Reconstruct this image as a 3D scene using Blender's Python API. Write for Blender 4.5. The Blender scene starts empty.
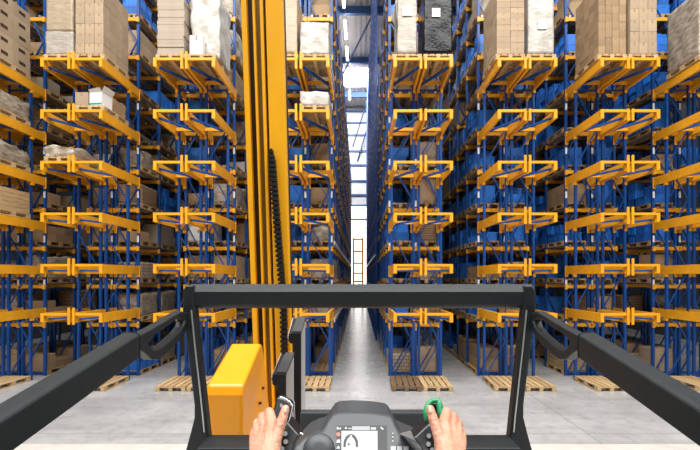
import bpy, bmesh, math, random
from mathutils import Vector, Matrix, noise
R = random.Random(7)
SC = bpy.context.scene
COL = SC.collection
PI = math.pi
F, CX, CY, EYE = 400.0, 359.0, 277.0, 3.06          # focal length and vanishing point in pixels, eye height in metres

def P(px, py, y):
    return Vector(((px - CX) / F * y, y, EYE - (py - CY) / F * y))

# ------------------------------------------------------------------ materials
def mat(name, col, rough=.6, metal=0., var=.0, vscale=6., bump=0., bscale=40., obj=0., emit=None, estr=1., spec=.5, col2=None, stretch=None, coords='Object', ramp=(.35, .65)):
    m = bpy.data.materials.new(name); m.use_nodes = True
    nt = m.node_tree; n = nt.nodes; l = nt.links
    b = n['Principled BSDF']
    b.inputs['Roughness'].default_value = rough; b.inputs['Metallic'].default_value = metal
    b.inputs['Specular IOR Level'].default_value = spec
    b.inputs['Base Color'].default_value = (*col, 1)
    tc = n.new('ShaderNodeTexCoord'); out = tc.outputs[coords]
    if stretch:
        mp = n.new('ShaderNodeMapping'); mp.inputs['Scale'].default_value = stretch
        l.new(out, mp.inputs['Vector']); out = mp.outputs['Vector']
    if var or col2:
        nz = n.new('ShaderNodeTexNoise'); nz.inputs['Scale'].default_value = vscale; nz.inputs['Detail'].default_value = 5
        l.new(out, nz.inputs['Vector'])
        mx = n.new('ShaderNodeMix'); mx.data_type = 'RGBA'
        c2 = col2 if col2 else tuple(c * (1 - var) for c in col)
        mx.inputs[6].default_value = (*col, 1); mx.inputs[7].default_value = (*c2, 1)
        rp = n.new('ShaderNodeMapRange'); rp.inputs[1].default_value = ramp[0]; rp.inputs[2].default_value = ramp[1]
        l.new(nz.outputs['Fac'], rp.inputs[0]); l.new(rp.outputs[0], mx.inputs[0])
        src = mx.outputs[2]
        l.new(src, b.inputs['Base Color'])
    else:
        src = None
    if obj:
        oi = n.new('ShaderNodeObjectInfo'); hs = n.new('ShaderNodeHueSaturation')
        mr = n.new('ShaderNodeMapRange'); mr.inputs[3].default_value = 1 - obj; mr.inputs[4].default_value = 1 + obj
        l.new(oi.outputs['Random'], mr.inputs[0]); l.new(mr.outputs[0], hs.inputs['Value'])
        if src: l.new(src, hs.inputs['Color'])
        else: hs.inputs['Color'].default_value = (*col, 1)
        l.new(hs.outputs[0], b.inputs['Base Color'])
    if bump:
        nb = n.new('ShaderNodeTexNoise'); nb.inputs['Scale'].default_value = bscale; nb.inputs['Detail'].default_value = 4
        l.new(out, nb.inputs['Vector'])
        bp = n.new('ShaderNodeBump'); bp.inputs['Strength'].default_value = bump; bp.inputs['Distance'].default_value = .02
        l.new(nb.outputs['Fac'], bp.inputs['Height']); l.new(bp.outputs[0], b.inputs['Normal'])
    if emit:
        b.inputs['Emission Color'].default_value = (*emit, 1); b.inputs['Emission Strength'].default_value = estr
    return m

M = {}
M['blue'] = mat('blue_paint', (.006, .076, .33), .42, var=.18, vscale=4)
M['blue_far'] = M['blue']
M['yellow'] = mat('yellow_paint', (.93, .42, .018), .45, var=.10, vscale=5)
M['galv'] = mat('galvanised_steel', (.42, .43, .45), .42, .55, var=.25, vscale=9)
M['white_tag'] = mat('white_label', (.82, .82, .82), .5)
M['wood'] = mat('pallet_wood', (.56, .36, .17), .8, var=.35, vscale=3, obj=.22, stretch=(1, 9, 9))
M['wood3'] = mat('weathered_wood', (.24, .145, .07), .85, var=.4, vscale=3, stretch=(9, 1, 9))
M['wood2'] = mat('pallet_wood_pale', (.66, .45, .23), .8, var=.3, vscale=3, obj=.15, stretch=(9, 1, 9))
M['kraft'] = mat('kraft_card', (.38, .25, .14), .8, var=.12, vscale=3, obj=.22)
M['kraft_pale'] = mat('pale_card', (.47, .345, .225), .8, var=.1, vscale=3, obj=.1)
M['grey_card'] = mat('grey_card', (.44, .36, .28), .8, var=.08, vscale=3, obj=.05)
M['white_card'] = mat('white_card', (.80, .78, .74), .7, obj=.06)
M['tape'] = mat('packing_tape', (.34, .22, .11), .5)
M['bin'] = mat('blue_plastic', (.028, .20, .72), .42, var=.15, vscale=3, obj=.25)
M['film'] = mat('clear_film', (.48, .42, .34), .28, var=.35, vscale=5, bump=.9, bscale=14, obj=.12, col2=(.28, .21, .14), stretch=(1, 1, 2.4))
M['film_white'] = mat('white_film', (.60, .565, .52), .3, bump=.7, bscale=11, col2=(.42, .38, .33), vscale=4, obj=.05)
M['film_beige'] = mat('beige_film', (.50, .39, .27), .35, bump=.5, bscale=9, col2=(.40, .30, .20), vscale=5, obj=.06, stretch=(1, 1, 4))
M['film_grey'] = mat('grey_film', (.50, .45, .39), .33, bump=.6, bscale=9, col2=(.37, .32, .26), vscale=5, stretch=(1, 1, 3))
M['film_black'] = mat('black_film', (.008, .008, .010), .25, bump=.5, bscale=14, spec=.3)
M['dark'] = mat('dark_plastic', (.019, .024, .027), .46, var=.15, vscale=30, bump=.05, bscale=260, spec=.38)
M['dark_mid'] = mat('grey_plastic', (.042, .048, .055), .45, bump=.03, bscale=260)
M['black'] = mat('black_rubber', (.008, .008, .010), .5)
M['pad'] = mat('black_gloss', (.012, .013, .016), .3)
M['silver'] = mat('silver_edge', (.66, .68, .71), .28, .7)
M['grey_steel'] = mat('grey_enamel', (.50, .52, .54), .4, .1)
M['mast_yellow'] = mat('mast_yellow', (.98, .47, .012), .34, var=.05, vscale=4)
M['truck_yellow'] = mat('truck_yellow', (.84, .335, .008), .34, var=.06, vscale=4)
M['bronze'] = mat('oiled_steel', (.30, .19, .05), .38, .5, var=.4, vscale=5, stretch=(6, 6, .4))
M['dark_groove'] = mat('dark_channel', (.035, .022, .008), .45, .3)  # dark tone of the recessed strips between the mast rails
M['green'] = mat('green_plastic', (.02, .27, .11), .35)
M['button'] = mat('grey_button', (.36, .38, .40), .4)
M['screen'] = mat('lit_screen', (.0, .0, .0), .2, emit=(.86, .89, .97), estr=.8)
M['screen_grey'] = mat('lit_screen_grey', (.0, .0, .0), .2, emit=(.45, .47, .49), estr=1)
M['screen_dark'] = mat('lit_screen_dark', (.018, .021, .025), .55)
M['icon'] = mat('lit_icon', (.0, .0, .0), .3, emit=(.85, .87, .9), estr=.9)
M['icon_red'] = mat('lit_orange_icon', (.0, .0, .0), .3, emit=(.85, .17, .04), estr=.9)
M['skin'] = mat('skin', (.66, .36, .25), .5, col2=(.56, .25, .16), vscale=22, bump=.3, bscale=120, coords='Object')
M['nail'] = mat('nail', (.78, .48, .38), .3)
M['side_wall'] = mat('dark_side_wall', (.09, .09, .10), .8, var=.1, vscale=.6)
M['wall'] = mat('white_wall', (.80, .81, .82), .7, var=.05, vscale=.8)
M['roof'] = mat('roof_sheet', (.62, .57, .55), .55, .1, var=.1, vscale=1)
M['trussblue'] = mat('truss_paint', (.05, .13, .34), .5, var=.1)
M['skylight'] = mat('skylight', (.8, .8, .8), .5, emit=(1, .99, .96), estr=2.5)
M['wall_glow'] = mat('wall_glow_panel', (.8, .8, .8), .5, emit=(1, .99, .97), estr=2.2)  # glow for the sheet added on the end wall
M['lamp'] = mat('lamp_tube', (.8, .8, .8), .5, emit=(1, .97, .9), estr=9.0)
M['lampbody'] = mat('lamp_body', (.7, .7, .7), .5)
M['bright_rail'] = mat('bright_rail', (.75, .74, .70), .3, .3)
M['orange'] = mat('orange_paint', (.80, .30, .03), .45)
M['hole'] = mat('hole_shade', (.05, .03, .015), .9)  # shade inside the hand holes, put into the colour
M['ink'] = mat('green_ink', (.04, .30, .20), .7)

def wrapped_cartons(name, c1, c2, seam, bw, bh):
    m = mat(name, c1, .45, obj=.15)
    nt = m.node_tree; n = nt.nodes; l = nt.links; b = n['Principled BSDF']
    tc = n.new('ShaderNodeTexCoord'); sx = n.new('ShaderNodeSeparateXYZ'); l.new(tc.outputs['Object'], sx.inputs[0])
    ad = n.new('ShaderNodeMath'); ad.operation = 'ADD'; l.new(sx.outputs['X'], ad.inputs[0]); l.new(sx.outputs['Y'], ad.inputs[1])
    cx = n.new('ShaderNodeCombineXYZ'); l.new(ad.outputs[0], cx.inputs['X']); l.new(sx.outputs['Z'], cx.inputs['Y'])
    br = n.new('ShaderNodeTexBrick'); br.inputs['Scale'].default_value = 1; br.inputs['Brick Width'].default_value = bw; br.inputs['Row Height'].default_value = bh
    br.inputs['Mortar Size'].default_value = .008; br.inputs['Color1'].default_value = (*c1, 1); br.inputs['Color2'].default_value = (*c2, 1); br.inputs['Mortar'].default_value = (*seam, 1)
    l.new(cx.outputs[0], br.inputs['Vector'])
    hs = [x for x in n if x.type == 'HUE_SAT'][0]; l.new(br.outputs['Color'], hs.inputs['Color'])
    nb = n.new('ShaderNodeTexNoise'); nb.inputs['Scale'].default_value = 12; l.new(tc.outputs['Object'], nb.inputs['Vector'])
    bp = n.new('ShaderNodeBump'); bp.inputs['Strength'].default_value = .4; bp.inputs['Distance'].default_value = .02
    l.new(nb.outputs['Fac'], bp.inputs['Height']); l.new(bp.outputs[0], b.inputs['Normal'])
    M[name] = m
wrapped_cartons('small_cartons_kraft', (.42, .28, .16), (.34, .22, .12), (.07, .04, .02), .20, .13)
wrapped_cartons('small_cartons_pale', (.56, .44, .33), (.45, .33, .23), (.14, .08, .05), .14, .11)
wrapped_cartons('flat_bundles', (.40, .27, .16), (.32, .20, .11), (.05, .03, .02), 1.7, .055)
def floor_mat():
    m = bpy.data.materials.new('polished_concrete'); m.use_nodes = True
    nt = m.node_tree; n = nt.nodes; l = nt.links; b = n['Principled BSDF']
    tc = n.new('ShaderNodeTexCoord')
    def nz(s, d=6, st=None):
        x = n.new('ShaderNodeTexNoise'); x.inputs['Scale'].default_value = s; x.inputs['Detail'].default_value = d
        if st:
            mp = n.new('ShaderNodeMapping'); mp.inputs['Scale'].default_value = st
            l.new(tc.outputs['Object'], mp.inputs['Vector']); l.new(mp.outputs[0], x.inputs['Vector'])
        else: l.new(tc.outputs['Object'], x.inputs['Vector'])
        return x
    a, c = nz(.9), nz(5, 8)
    st = nz(1.2, 5, (.25, 2.2, 1))
    r1 = n.new('ShaderNodeValToRGB'); r1.color_ramp.elements[0].position = .3; r1.color_ramp.elements[1].position = .72
    r1.color_ramp.elements[0].color = (.40, .40, .405, 1); r1.color_ramp.elements[1].color = (.56, .56, .565, 1)
    l.new(a.outputs['Fac'], r1.inputs[0])
    def mul(src, fac_socket, lo, hi, dark):
        mr = n.new('ShaderNodeMapRange'); mr.inputs[1].default_value = lo; mr.inputs[2].default_value = hi
        l.new(fac_socket, mr.inputs[0])
        mx = n.new('ShaderNodeMix'); mx.data_type = 'RGBA'; mx.blend_type = 'MULTIPLY'
        mx.inputs[7].default_value = (*dark, 1)
        l.new(mr.outputs[0], mx.inputs[0]); l.new(src, mx.inputs[6]); return mx.outputs[2]
    s = mul(r1.outputs[0], c.outputs['Fac'], .45, .75, (.80, .80, .80))
    s = mul(s, st.outputs['Fac'], .52, .72, (.80, .79, .775))
    # saw-cut joints
    sx = n.new('ShaderNodeSeparateXYZ'); l.new(tc.outputs['Object'], sx.inputs[0])
    for ax, off, per in (('X', 1.55, 6.), ('Y', 2.2, 5.)):
        ad = n.new('ShaderNodeMath'); ad.operation = 'ADD'; ad.inputs[1].default_value = off + 60
        l.new(sx.outputs[ax], ad.inputs[0])
        mo = n.new('ShaderNodeMath'); mo.operation = 'MODULO'; mo.inputs[1].default_value = per; l.new(ad.outputs[0], mo.inputs[0])
        lt = n.new('ShaderNodeMath'); lt.operation = 'LESS_THAN'; lt.inputs[1].default_value = .018; l.new(mo.outputs[0], lt.inputs[0])
        s = mul(s, lt.outputs[0], 0, 1, (.55, .53, .5))
    l.new(s, b.inputs['Base Color'])
    rr = n.new('ShaderNodeMapRange'); rr.inputs[3].default_value = .14; rr.inputs[4].default_value = .36
    l.new(c.outputs['Fac'], rr.inputs[0]); l.new(rr.outputs[0], b.inputs['Roughness'])
    return m
M['floor'] = floor_mat()
M['pale_floor'] = mat('pale_coated_concrete', (.70, .67, .62), .4, var=.12, vscale=3)

# ------------------------------------------------------------------ mesh helpers
class MB:
    def __init__(s): s.v = []; s.f = []; s.m = []
    def quadbox(s, c, mi=0):          # eight corners: bottom ring (4, ccw from above) then top ring
        b = len(s.v); s.v += [tuple(p) for p in c]
        for q in ((3, 2, 1, 0), (4, 5, 6, 7), (0, 1, 5, 4), (1, 2, 6, 5), (2, 3, 7, 6), (3, 0, 4, 7)):
            s.f.append(tuple(b + i for i in q)); s.m.append(mi)
        return s
    def box(s, x0, x1, y0, y1, z0, z1, mi=0):
        return s.quadbox([(x0, y0, z0), (x1, y0, z0), (x1, y1, z0), (x0, y1, z0), (x0, y0, z1), (x1, y0, z1), (x1, y1, z1), (x0, y1, z1)], mi)
    def bar(s, p, q, w, h, mi=0, up=(0, 0, 1)):
        p, q = Vector(p), Vector(q); d = (q - p).normalized(); up = Vector(up)
        if abs(d.dot(up)) > .98: up = Vector((0, 1, 0))
        sd = d.cross(up).normalized() * (w / 2); u = sd.cross(d).normalized() * (h / 2)
        return s.quadbox([p - sd - u, p + sd - u, q + sd - u, q - sd - u, p - sd + u, p + sd + u, q + sd + u, q - sd + u], mi)
    def tube(s, pts, rad, n=10, mi=0, closed=False, sx=1.0, ref=None):
        pts = [Vector(p) for p in pts]; k = len(pts); b = len(s.v)
        rads = rad if isinstance(rad, (list, tuple)) else [rad] * k
        u = None
        for i, p in enumerate(pts):
            if closed: d = pts[(i + 1) % k] - pts[i - 1]
            else: d = pts[min(i + 1, k - 1)] - pts[max(i - 1, 0)]
            d.normalize()
            if ref is not None: u = Vector(ref)
            elif u is None: u = Vector((0, 0, 1)) if abs(d.z) < .9 else Vector((1, 0, 0))
            u = (u - d * u.dot(d)).normalized(); w = d.cross(u)
            for j in range(n):
                a = 2 * PI * j / n
                s.v.append(tuple(p + (u * math.cos(a) * sx + w * math.sin(a)) * rads[i]))
        for i in range(k if closed else k - 1):
            i2 = (i + 1) % k
            for j in range(n):
                j2 = (j + 1) % n
                s.f.append((b + i * n + j, b + i * n + j2, b + i2 * n + j2, b + i2 * n + j)); s.m.append(mi)
        if not closed:
            s.f.append(tuple(b + j for j in reversed(range(n)))); s.m.append(mi)
            s.f.append(tuple(b + (k - 1) * n + j for j in range(n))); s.m.append(mi)
        return s
    def capsule(s, p, q, r0, r1, n=14):
        p, q = Vector(p), Vector(q); d = (q - p); L = d.length; d.normalize()
        pts, rs = [], []
        for a in (.08, .35, .7, 1.0): pts.append(p - d * r0 * math.cos(a * PI / 2)); rs.append(r0 * math.sin(a * PI / 2))
        for a in (1.0, .7, .35, .08): pts.append(q + d * r1 * math.cos(a * PI / 2)); rs.append(r1 * math.sin(a * PI / 2))
        pts[4] = q.copy()
        return s.tube(pts, rs, n)
    def prism(s, front, back, mi=0):  # two matching rings of points
        b = len(s.v); k = len(front)
        s.v += [tuple(p) for p in front] + [tuple(p) for p in back]
        s.f.append(tuple(range(b, b + k))); s.m.append(mi)
        s.f.append(tuple(reversed(range(b + k, b + 2 * k)))); s.m.append(mi)
        for i in range(k):
            j = (i + 1) % k
            s.f.append((b + j, b + i, b + k + i, b + k + j)); s.m.append(mi)
        return s
    def mesh(s, name, mats, origin=(0, 0, 0), smooth=False):
        me = bpy.data.meshes.new(name)
        o = origin
        me.from_pydata([(x - o[0], y - o[1], z - o[2]) for x, y, z in s.v], [], s.f)
        for m in (mats if isinstance(mats, (list, tuple)) else [mats]): me.materials.append(M[m] if isinstance(m, str) else m)
        if any(s.m): me.polygons.foreach_set('material_index', s.m)
        bm = bmesh.new(); bm.from_mesh(me); bmesh.ops.recalc_face_normals(bm, faces=bm.faces); bm.to_mesh(me); bm.free()
        if smooth: me.polygons.foreach_set('use_smooth', [True] * len(me.polygons))
        me.update(); return me
    def build(s, name, mats, parent=None, origin=None, smooth=False, bevel=0., seg=2):
        if origin is None:
            o = (0, 0, 0) if parent is None else tuple(WORLD[parent.name])
            me = s.mesh(name, mats, o, smooth); ob = add(name, me, parent, (0, 0, 0) if parent else o)
        else:
            me = s.mesh(name, mats, origin, smooth)
            pw = WORLD[parent.name] if parent else Vector((0, 0, 0))
            ob = add(name, me, parent, Vector(origin) - pw)
        if bevel:
            b = ob.modifiers.new('soft_edge', 'BEVEL'); b.width = bevel; b.segments = seg; b.limit_method = 'ANGLE'; b.angle_limit = .6
            b.harden_normals = False
        return ob
WORLD = {}
def add(name, me, parent=None, loc=(0, 0, 0), rz=0.):
    o = bpy.data.objects.new(name, me); COL.objects.link(o)
    o.location = loc; o.rotation_euler = (0, 0, rz)
    pw = Vector((0, 0, 0))
    if parent is not None: o.parent = parent; pw = WORLD[parent.name]
    WORLD[o.name] = pw + Vector(loc)
    return o
def tag(o, label, cat, group=None, kind=None):
    if label: o['label'] = label
    if cat: o['category'] = cat
    if group: o['group'] = group
    if kind: o['kind'] = kind
    return o
def thing(name, label, cat, loc=(0, 0, 0), group=None):
    return tag(add(name, None, None, loc), label, cat, group)
def struct(name, mb, m, **k):
    o = mb.build(name, m, **k); o['kind'] = 'structure'; return o
def clone(o, parent=None, loc=None):
    c = o.copy(); COL.objects.link(c)
    if parent is not None: c.parent = parent
    if loc is not None: c.location = loc
    return c
ORD = 'ground first second third fourth fifth sixth seventh eighth ninth tenth eleventh twelfth thirteenth fourteenth fifteenth sixteenth'.split()

# ------------------------------------------------------------------ the building
YF, Y0, Y1, BAY, NB = 10.64, 11.90, 12.43, 1.29, 24
YEND = 45.6; ROOF = 22.4
struct('floor', MB().box(-16, 16, -8, YEND + .2, -.2, 0), 'floor')
struct('floor_painted', MB().box(-16, 16, -8, 7.32, -.01, .003), 'pale_floor')
struct('wall_end', MB().box(-16, 16, YEND, YEND + .2, 0, ROOF), 'wall')
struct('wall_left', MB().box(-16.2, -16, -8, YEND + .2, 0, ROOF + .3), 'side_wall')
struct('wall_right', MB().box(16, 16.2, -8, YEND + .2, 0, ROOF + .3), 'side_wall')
mb = MB(); x = -16.
while x < 16:                         # trapezoid sheet running along the aisles
    prof = [(x, 0), (x + .14, 0), (x + .18, .06), (x + .36, .06), (x + .40, 0)]
    for (a, za), (b, zb) in zip(prof, prof[1:]):
        mb.quadbox([(a, -8, ROOF + za), (b, -8, ROOF + zb), (b, YEND, ROOF + zb), (a, YEND, ROOF + za),
                    (a, -8, ROOF + za + .03), (b, -8, ROOF + zb + .03), (b, YEND, ROOF + zb + .03), (a, YEND, ROOF + za + .03)])
    x += .40
struct('ceiling', mb, 'roof')
for i, (ya, yb) in enumerate(((37.0, 40.6),)):
    for j, (xa, xb) in enumerate(((-1.9, 1.5), (-7.5, -4.5), (4.5, 7.5))):
        struct('window_%d' % (j + 1), MB().box(xa, xb, ya, yb, ROOF - .05, ROOF - .02), 'skylight')
struct('window_4', MB().box(-1.25, 1.3, YEND - .05, YEND - .01, 0, 11.2), 'wall_glow')  # glowing sheet added to whiten the end wall and streak the floor
tn = 0
def trim(mb, m='trussblue'):
    global tn
    tn += 1; return struct('trim_%d' % tn, mb, m)
for yb, h in ((10.5, .5), (16.7, .5), (22.9, .6), (28.6, .5), (35.2, .5), (41.8, .5)):
    trim(MB().box(-16, 16, yb - .14, yb + .14, ROOF - .06 - h, ROOF - .06))
for zb in (21.9, 20.6, 19.2, 17.4, 15.8, 14.0, 12.4, 11.2, 9.6):
    trim(MB().box(-16, 16, YEND - .16, YEND, zb - .09, zb + .09))
for a, b in (((.9, 28.5, 21.6), (-1.4, 34.9, 20.8)), ((.9, 40.0, 20.9), (-.7, 45.2, 17.8)), ((1.2, 44., 20.4), (-.2, 45.4, 16.2))):
    trim(MB().bar(a, b, .10, .10))

# ------------------------------------------------------------------ pallet racks
ROWS = dict(A=-10.5, B=-7.6, C=-4.62, D=-1.6, E=1.70, F=4.455, G=7.17, H=9.88)
RN = dict(A='leftmost row', B='second row from left', C='row left of yellow mast', D='row left of centre aisle',
          E='row right of centre aisle', F='third row from right', G='second row from right', H='rightmost row')
PD = [2.10, 3.40, 4.76, 6.13, 7.49, 8.86]
LV = [1.69 + 1.18 * i for i in range(10)]
TALL = 13.9
NBAY = dict(E=4)
# shared meshes, made about the run's centre line (x = 0) at y = 0
def post_mesh(h):
    mb = MB().box(-.036, .036, -.035, .035, 0, h)
    mb.box(-.022, .022, -.039, -.035, .2, h - .1, 1)
    return mb.mesh('post', ['blue', 'blue'])
def brace_mesh(h, cross, pitch=.92):
    mb = MB(); z = .1; s = 1
    mb.bar((-.30, 0, .09), (.30, 0, .09), .03, .07, up=(0, 0, 1))
    while z + pitch < h:
        mb.bar((-.31 * s, -.018, z), (.31 * s, -.018, z + pitch), .03, .036, up=(0, 1, 0))
        if cross: mb.bar((.31 * s, .012, z), (-.31 * s, .012, z + pitch), .03, .045, up=(0, 1, 0))
        z += pitch; s = -s
    mb.bar((-.30, 0, h - .2), (.30, 0, h - .2), .03, .05)
    return mb.mesh('bracing', 'blue')
PM_T, PM_S = post_mesh(TALL), post_mesh(PD[-1] - .02)
BR_T, BR_S = brace_mesh(TALL, False, 1.14), brace_mesh(PD[-1] - .05, False, 1.05)
mb = MB()
mb.box(-.381, -.309, -.035, .035, 0, TALL); mb.box(.309, .381, -.035, .035, 0, TALL)
z, s = .1, 1
while z + 1.18 < TALL:
    mb.bar((-.31 * s, 0, z), (.31 * s, 0, z + 1.18), .03, .045, up=(0, 1, 0)); z += 1.18; s = -s
FR_FAR = mb.mesh('upright_frame', 'blue')
FOOT = MB().box(-.052, .052, -.037, .037, .001, .012).mesh('base_plate', 'blue')
XB = MB().box(-.385, .385, -.09, -.038, -.16, -.055).box(-.395, -.325, -.096, -.036, -.19, -.04).box(.325, .395, -.096, -.036, -.19, -.04).mesh('cross_beam', 'yellow')
TAG = MB().box(-.03, .03, -.0405, -.0355, 0, .20).mesh('label_plate', 'white_tag')
RAILM = {n: MB().box(-.035, .035, -.10, n * BAY + .04, -.05, 0).mesh('pallet_rail', 'galv') for n in (NB, 4)}

def onscreen(x, y, z, mx=25):
    px = CX + F * x / y; py = CY - F * (z - EYE) / y
    return -mx < px < 700 + mx and -mx < py < 450 + mx

def make_rack(rk, side):
    X = ROWS[rk] + side * .405
    facing = (side > 0) == (ROWS[rk] < 0)                # this run looks onto an aisle we can see into
    half = 'left' if side < 0 else 'right'; zs = .95 if rk == 'E' else 1.; nb = NBAY.get(rk, NB)
    root = thing('pallet_rack', 'blue and yellow pallet rack, %s half of the %s' % (half, RN[rk]), 'pallet rack', (X, Y1, 0), 'pallet racks standing in long rows')
    yr = lambda y: y - Y1
    # first two frames in full
    for y, pm, br, h in ((Y0, PM_S, BR_S, PD[-1]), (Y1, PM_T, BR_T, TALL), (Y1 + BAY, PM_T, BR_T, TALL)):
        fr = add('upright_frame', br, root, (0, yr(y), 0)); fr.scale.z = zs if y != Y0 else 1.; fr.scale.x = 1. if y != Y0 else .942
        for sx in (-.345, .345):
            add('post', pm, fr, (sx, 0, 0)); add('base_plate', FOOT, fr, (sx, 0, 0))
        if y == Y1:
            for k, pz in enumerate(PD):
                add('label_plate', TAG, fr, (.345 * (1 if ROWS[rk] < 0 else -1), 0, pz - .62))
    for j in range(2, nb + 1): add('upright_frame', FR_FAR, root, (0, j * BAY, 0)).scale.z = zs
    # cross beams: single parts where they show, the rest of the run as one part
    cand = []
    for j in range(nb + 1):
        for z in LV: cand.append((j, z))
    cand.sort(key=lambda c: (not onscreen(X, Y1 + c[0] * BAY, c[1]), c[0], c[1]))
    rest = MB()
    for i, (j, z) in enumerate(cand):
        if i < 64: add('cross_beam', XB, root, (0, j * BAY, z))
        else:
            y = j * BAY
            rest.box(-.385, .385, y - .09, y - .038, z - .16, z - .055)
            for s in (-1, 1): rest.box(.36 * s - .035, .36 * s + .035, y - .096, y - .036, z - .19, z - .04)
    if rest.v:
        o = add('cross_beam', rest.mesh('cross_beams', 'yellow'), root); o['kind'] = 'stuff'
    for z in LV:
        for s in (-1, 1): add('pallet_rail', RAILM[nb], root, (.255 * s, 0, z))
    if rk in 'D' and facing:
        for z in (LV[2], LV[0]):
            add('guide_rail', GUIDE, root, (.44 * side, 0, z + .05))
    # transfer station in front: arms, front bars, stops, braces
    xi, xo = ROWS[rk] + side * .062, ROWS[rk] + side * (.775 if ROWS[rk] < 0 else .742)
    for k, z in enumerate(PD):
        for xx, nm in ((xi, 'inner'), (xo, 'outer')):
            m = MB().box(xx - .03, xx + .03, YF, Y1 - .061, z - .25, z)
            m.build('cantilever_beam', 'yellow', root)
            MB().box(xx - .045, xx + .045, Y1 - .060, Y1 - .036, z - .34, z + .01).build('beam_bracket', 'yellow', root)
            MB().box(xx - .04, xx + .04, Y0 - .05, Y0 + .05, z - .34, z - .251).build('beam_bracket', 'yellow', root)
        a, b = min(xi, xo) - .03, max(xi, xo) + .03
        MB().box(a, b, YF - .062, YF - .001, z - .060, z + .004).build('front_bar', 'yellow', root)
        MB().box(xi - .030, xi + .030, YF - .09, YF - .063, z - .30, z + (.15 if ROWS[rk] < 0 or k < 4 else .012)).build('end_stop', 'yellow', root)
        MB().box(xo - .045, xo + .045, YF - .075, YF - .063, z - .24, z + .0).build('end_plate', 'yellow', root)
        ax = a + .07 if ROWS[rk] < 0 else b - .07; bx = b - .07 if ROWS[rk] < 0 else a + .07
        MB().bar((ax, YF + .1, z - .17), (bx, Y0 - .15, z - .17), .06, .05).build('diagonal_brace', 'blue', root)
        if z != PD[0]:
            MB().box(a + .07, b - .07, Y0 - .2, Y0 - .14, z - .15, z - .06).build('rear_tie', 'yellow', root)
    return root
GUIDE = MB().box(-.02, .02, -.2, NB * BAY, -.05, .06).mesh('guide_rail', M['bright_rail'])
RUNS = {}
for rk in ROWS:
    for side in (-1, 1):
        RUNS[rk, side] = make_rack(rk, side)

# beyond a cross passage the row right of the centre aisle goes on, edged by a line of tall posts
def far_rack(side):
    X = ROWS['E'] + .10 + side * .405; ya = 20.2; n = 17
    root = thing('pallet_rack', 'blue pallet rack, %s half, beyond the cross passage right of the centre aisle' % ('left' if side < 0 else 'right'), 'pallet rack', (X, ya, 0), 'pallet racks standing in long rows')
    for j in range(n + 1): add('upright_frame', FR_FAR, root, (0, j * BAY, 0))
    cand = [(j, z) for j in range(n + 1) for z in LV]
    rest = MB()
    for i, (j, z) in enumerate(cand):
        if i < 20: add('cross_beam', XB, root, (0, j * BAY, z))
        else:
            y = j * BAY; rest.box(-.385, .385, y - .09, y - .038, z - .16, z - .055)
            for s in (-1, 1): rest.box(.36 * s - .035, .36 * s + .035, y - .096, y - .036, z - .19, z - .04)
    o = add('cross_beam', rest.mesh('cross_beams', 'yellow'), root); o['kind'] = 'stuff'
    rm = MB().box(-.035, .035, -.10, n * BAY + .04, -.05, 0).mesh('pallet_rail', 'galv')
    for z in LV:
        for s in (-1, 1): add('pallet_rail', rm, root, (.255 * s, 0, z))
far_rack(-1); far_rack(1)
tr = thing('post_line', 'line of tall blue posts with orange clips edging the centre aisle on its right', 'post line', (.84, 19.4, 0))
pmesh = MB().box(-.045, .045, -.04, .04, 0, 21.0).mesh('tall_post', 'blue')
clips = MB()
for k in range(16): clips.box(-.055, -.046, -.05, .05, 1.3 + 1.18 * k, 1.42 + 1.18 * k)
cmesh = clips.mesh('orange_clips', 'orange')
for j in range(20):
    q = add('tall_post', pmesh, tr, (0, j * 1.29, 0)); c_ = add('orange_clips', cmesh, q); c_['kind'] = 'stuff'
for z in (4.05, 7.6, 12.3, 17.0, 20.5): add('tie_rail', MB().box(.046, .09, -.05, 19 * 1.29 + .05, -.06, .06).mesh('tie_rail', 'blue'), tr, (0, 0, z))
add('guide_rail', MB().box(-.09, -.05, -.2, 19 * 1.29, -.05, .06).mesh('guide_rail', 'bright_rail'), tr, (0, 0, 4.1))

# ------------------------------------------------------------------ stored goods: shared meshes
def pallet_boxes():
    w, d, h = .78, 1.14, .144            # x (short side, faces front), y (long side)
    pr = {}
    pr['deck_board'] = [(-w/2 + c, -w/2 + c + .125, -d/2, d/2, .122, h) for c in (0, .164, .3275, .491, .655)]
    pr['stringer'] = [(-w/2, w/2, y - .07, y + .07, .100, .122) for y in (-d/2 + .07, 0, d/2 - .07)]
    pr['block'] = [(x - .05, x + .05, y - .07, y + .07, .022, .100) for x in (-w/2 + .05, 0, w/2 - .05) for y in (-d/2 + .07, 0, d/2 - .07)]
    pr['bottom_board'] = [(x - .05, x + .05, -d/2, d/2, 0, .022) for x in (-w/2 + .05, 0, w/2 - .05)]
    return pr
PB = pallet_boxes()
mb = MB()
for k in PB:
    for b in PB[k]: mb.box(*b)
PALLET = mb.mesh('wooden_pallet', 'wood')
PALLET_PALE = mb.mesh('wooden_pallet', 'wood2')
PPARTS = {k: [MB().box(*b) for b in PB[k]] for k in PB}
PARTM = {}
def pallet(loc, label, group, rz=0., full=False, m='wood'):
    if not full:
        return tag(add('wooden_pallet', PALLET if m == 'wood' else PALLET_PALE, None, loc, rz), label, 'pallet', group)
    r = tag(add('wooden_pallet', None, None, loc, rz), label, 'pallet', group)
    for k in PPARTS:
        for i, b in enumerate(PPARTS[k]):
            if (k, i, m) not in PARTM: PARTM[k, i, m] = b.mesh(k, m)
            add(k, PARTM[k, i, m], r)
    return r

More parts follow.
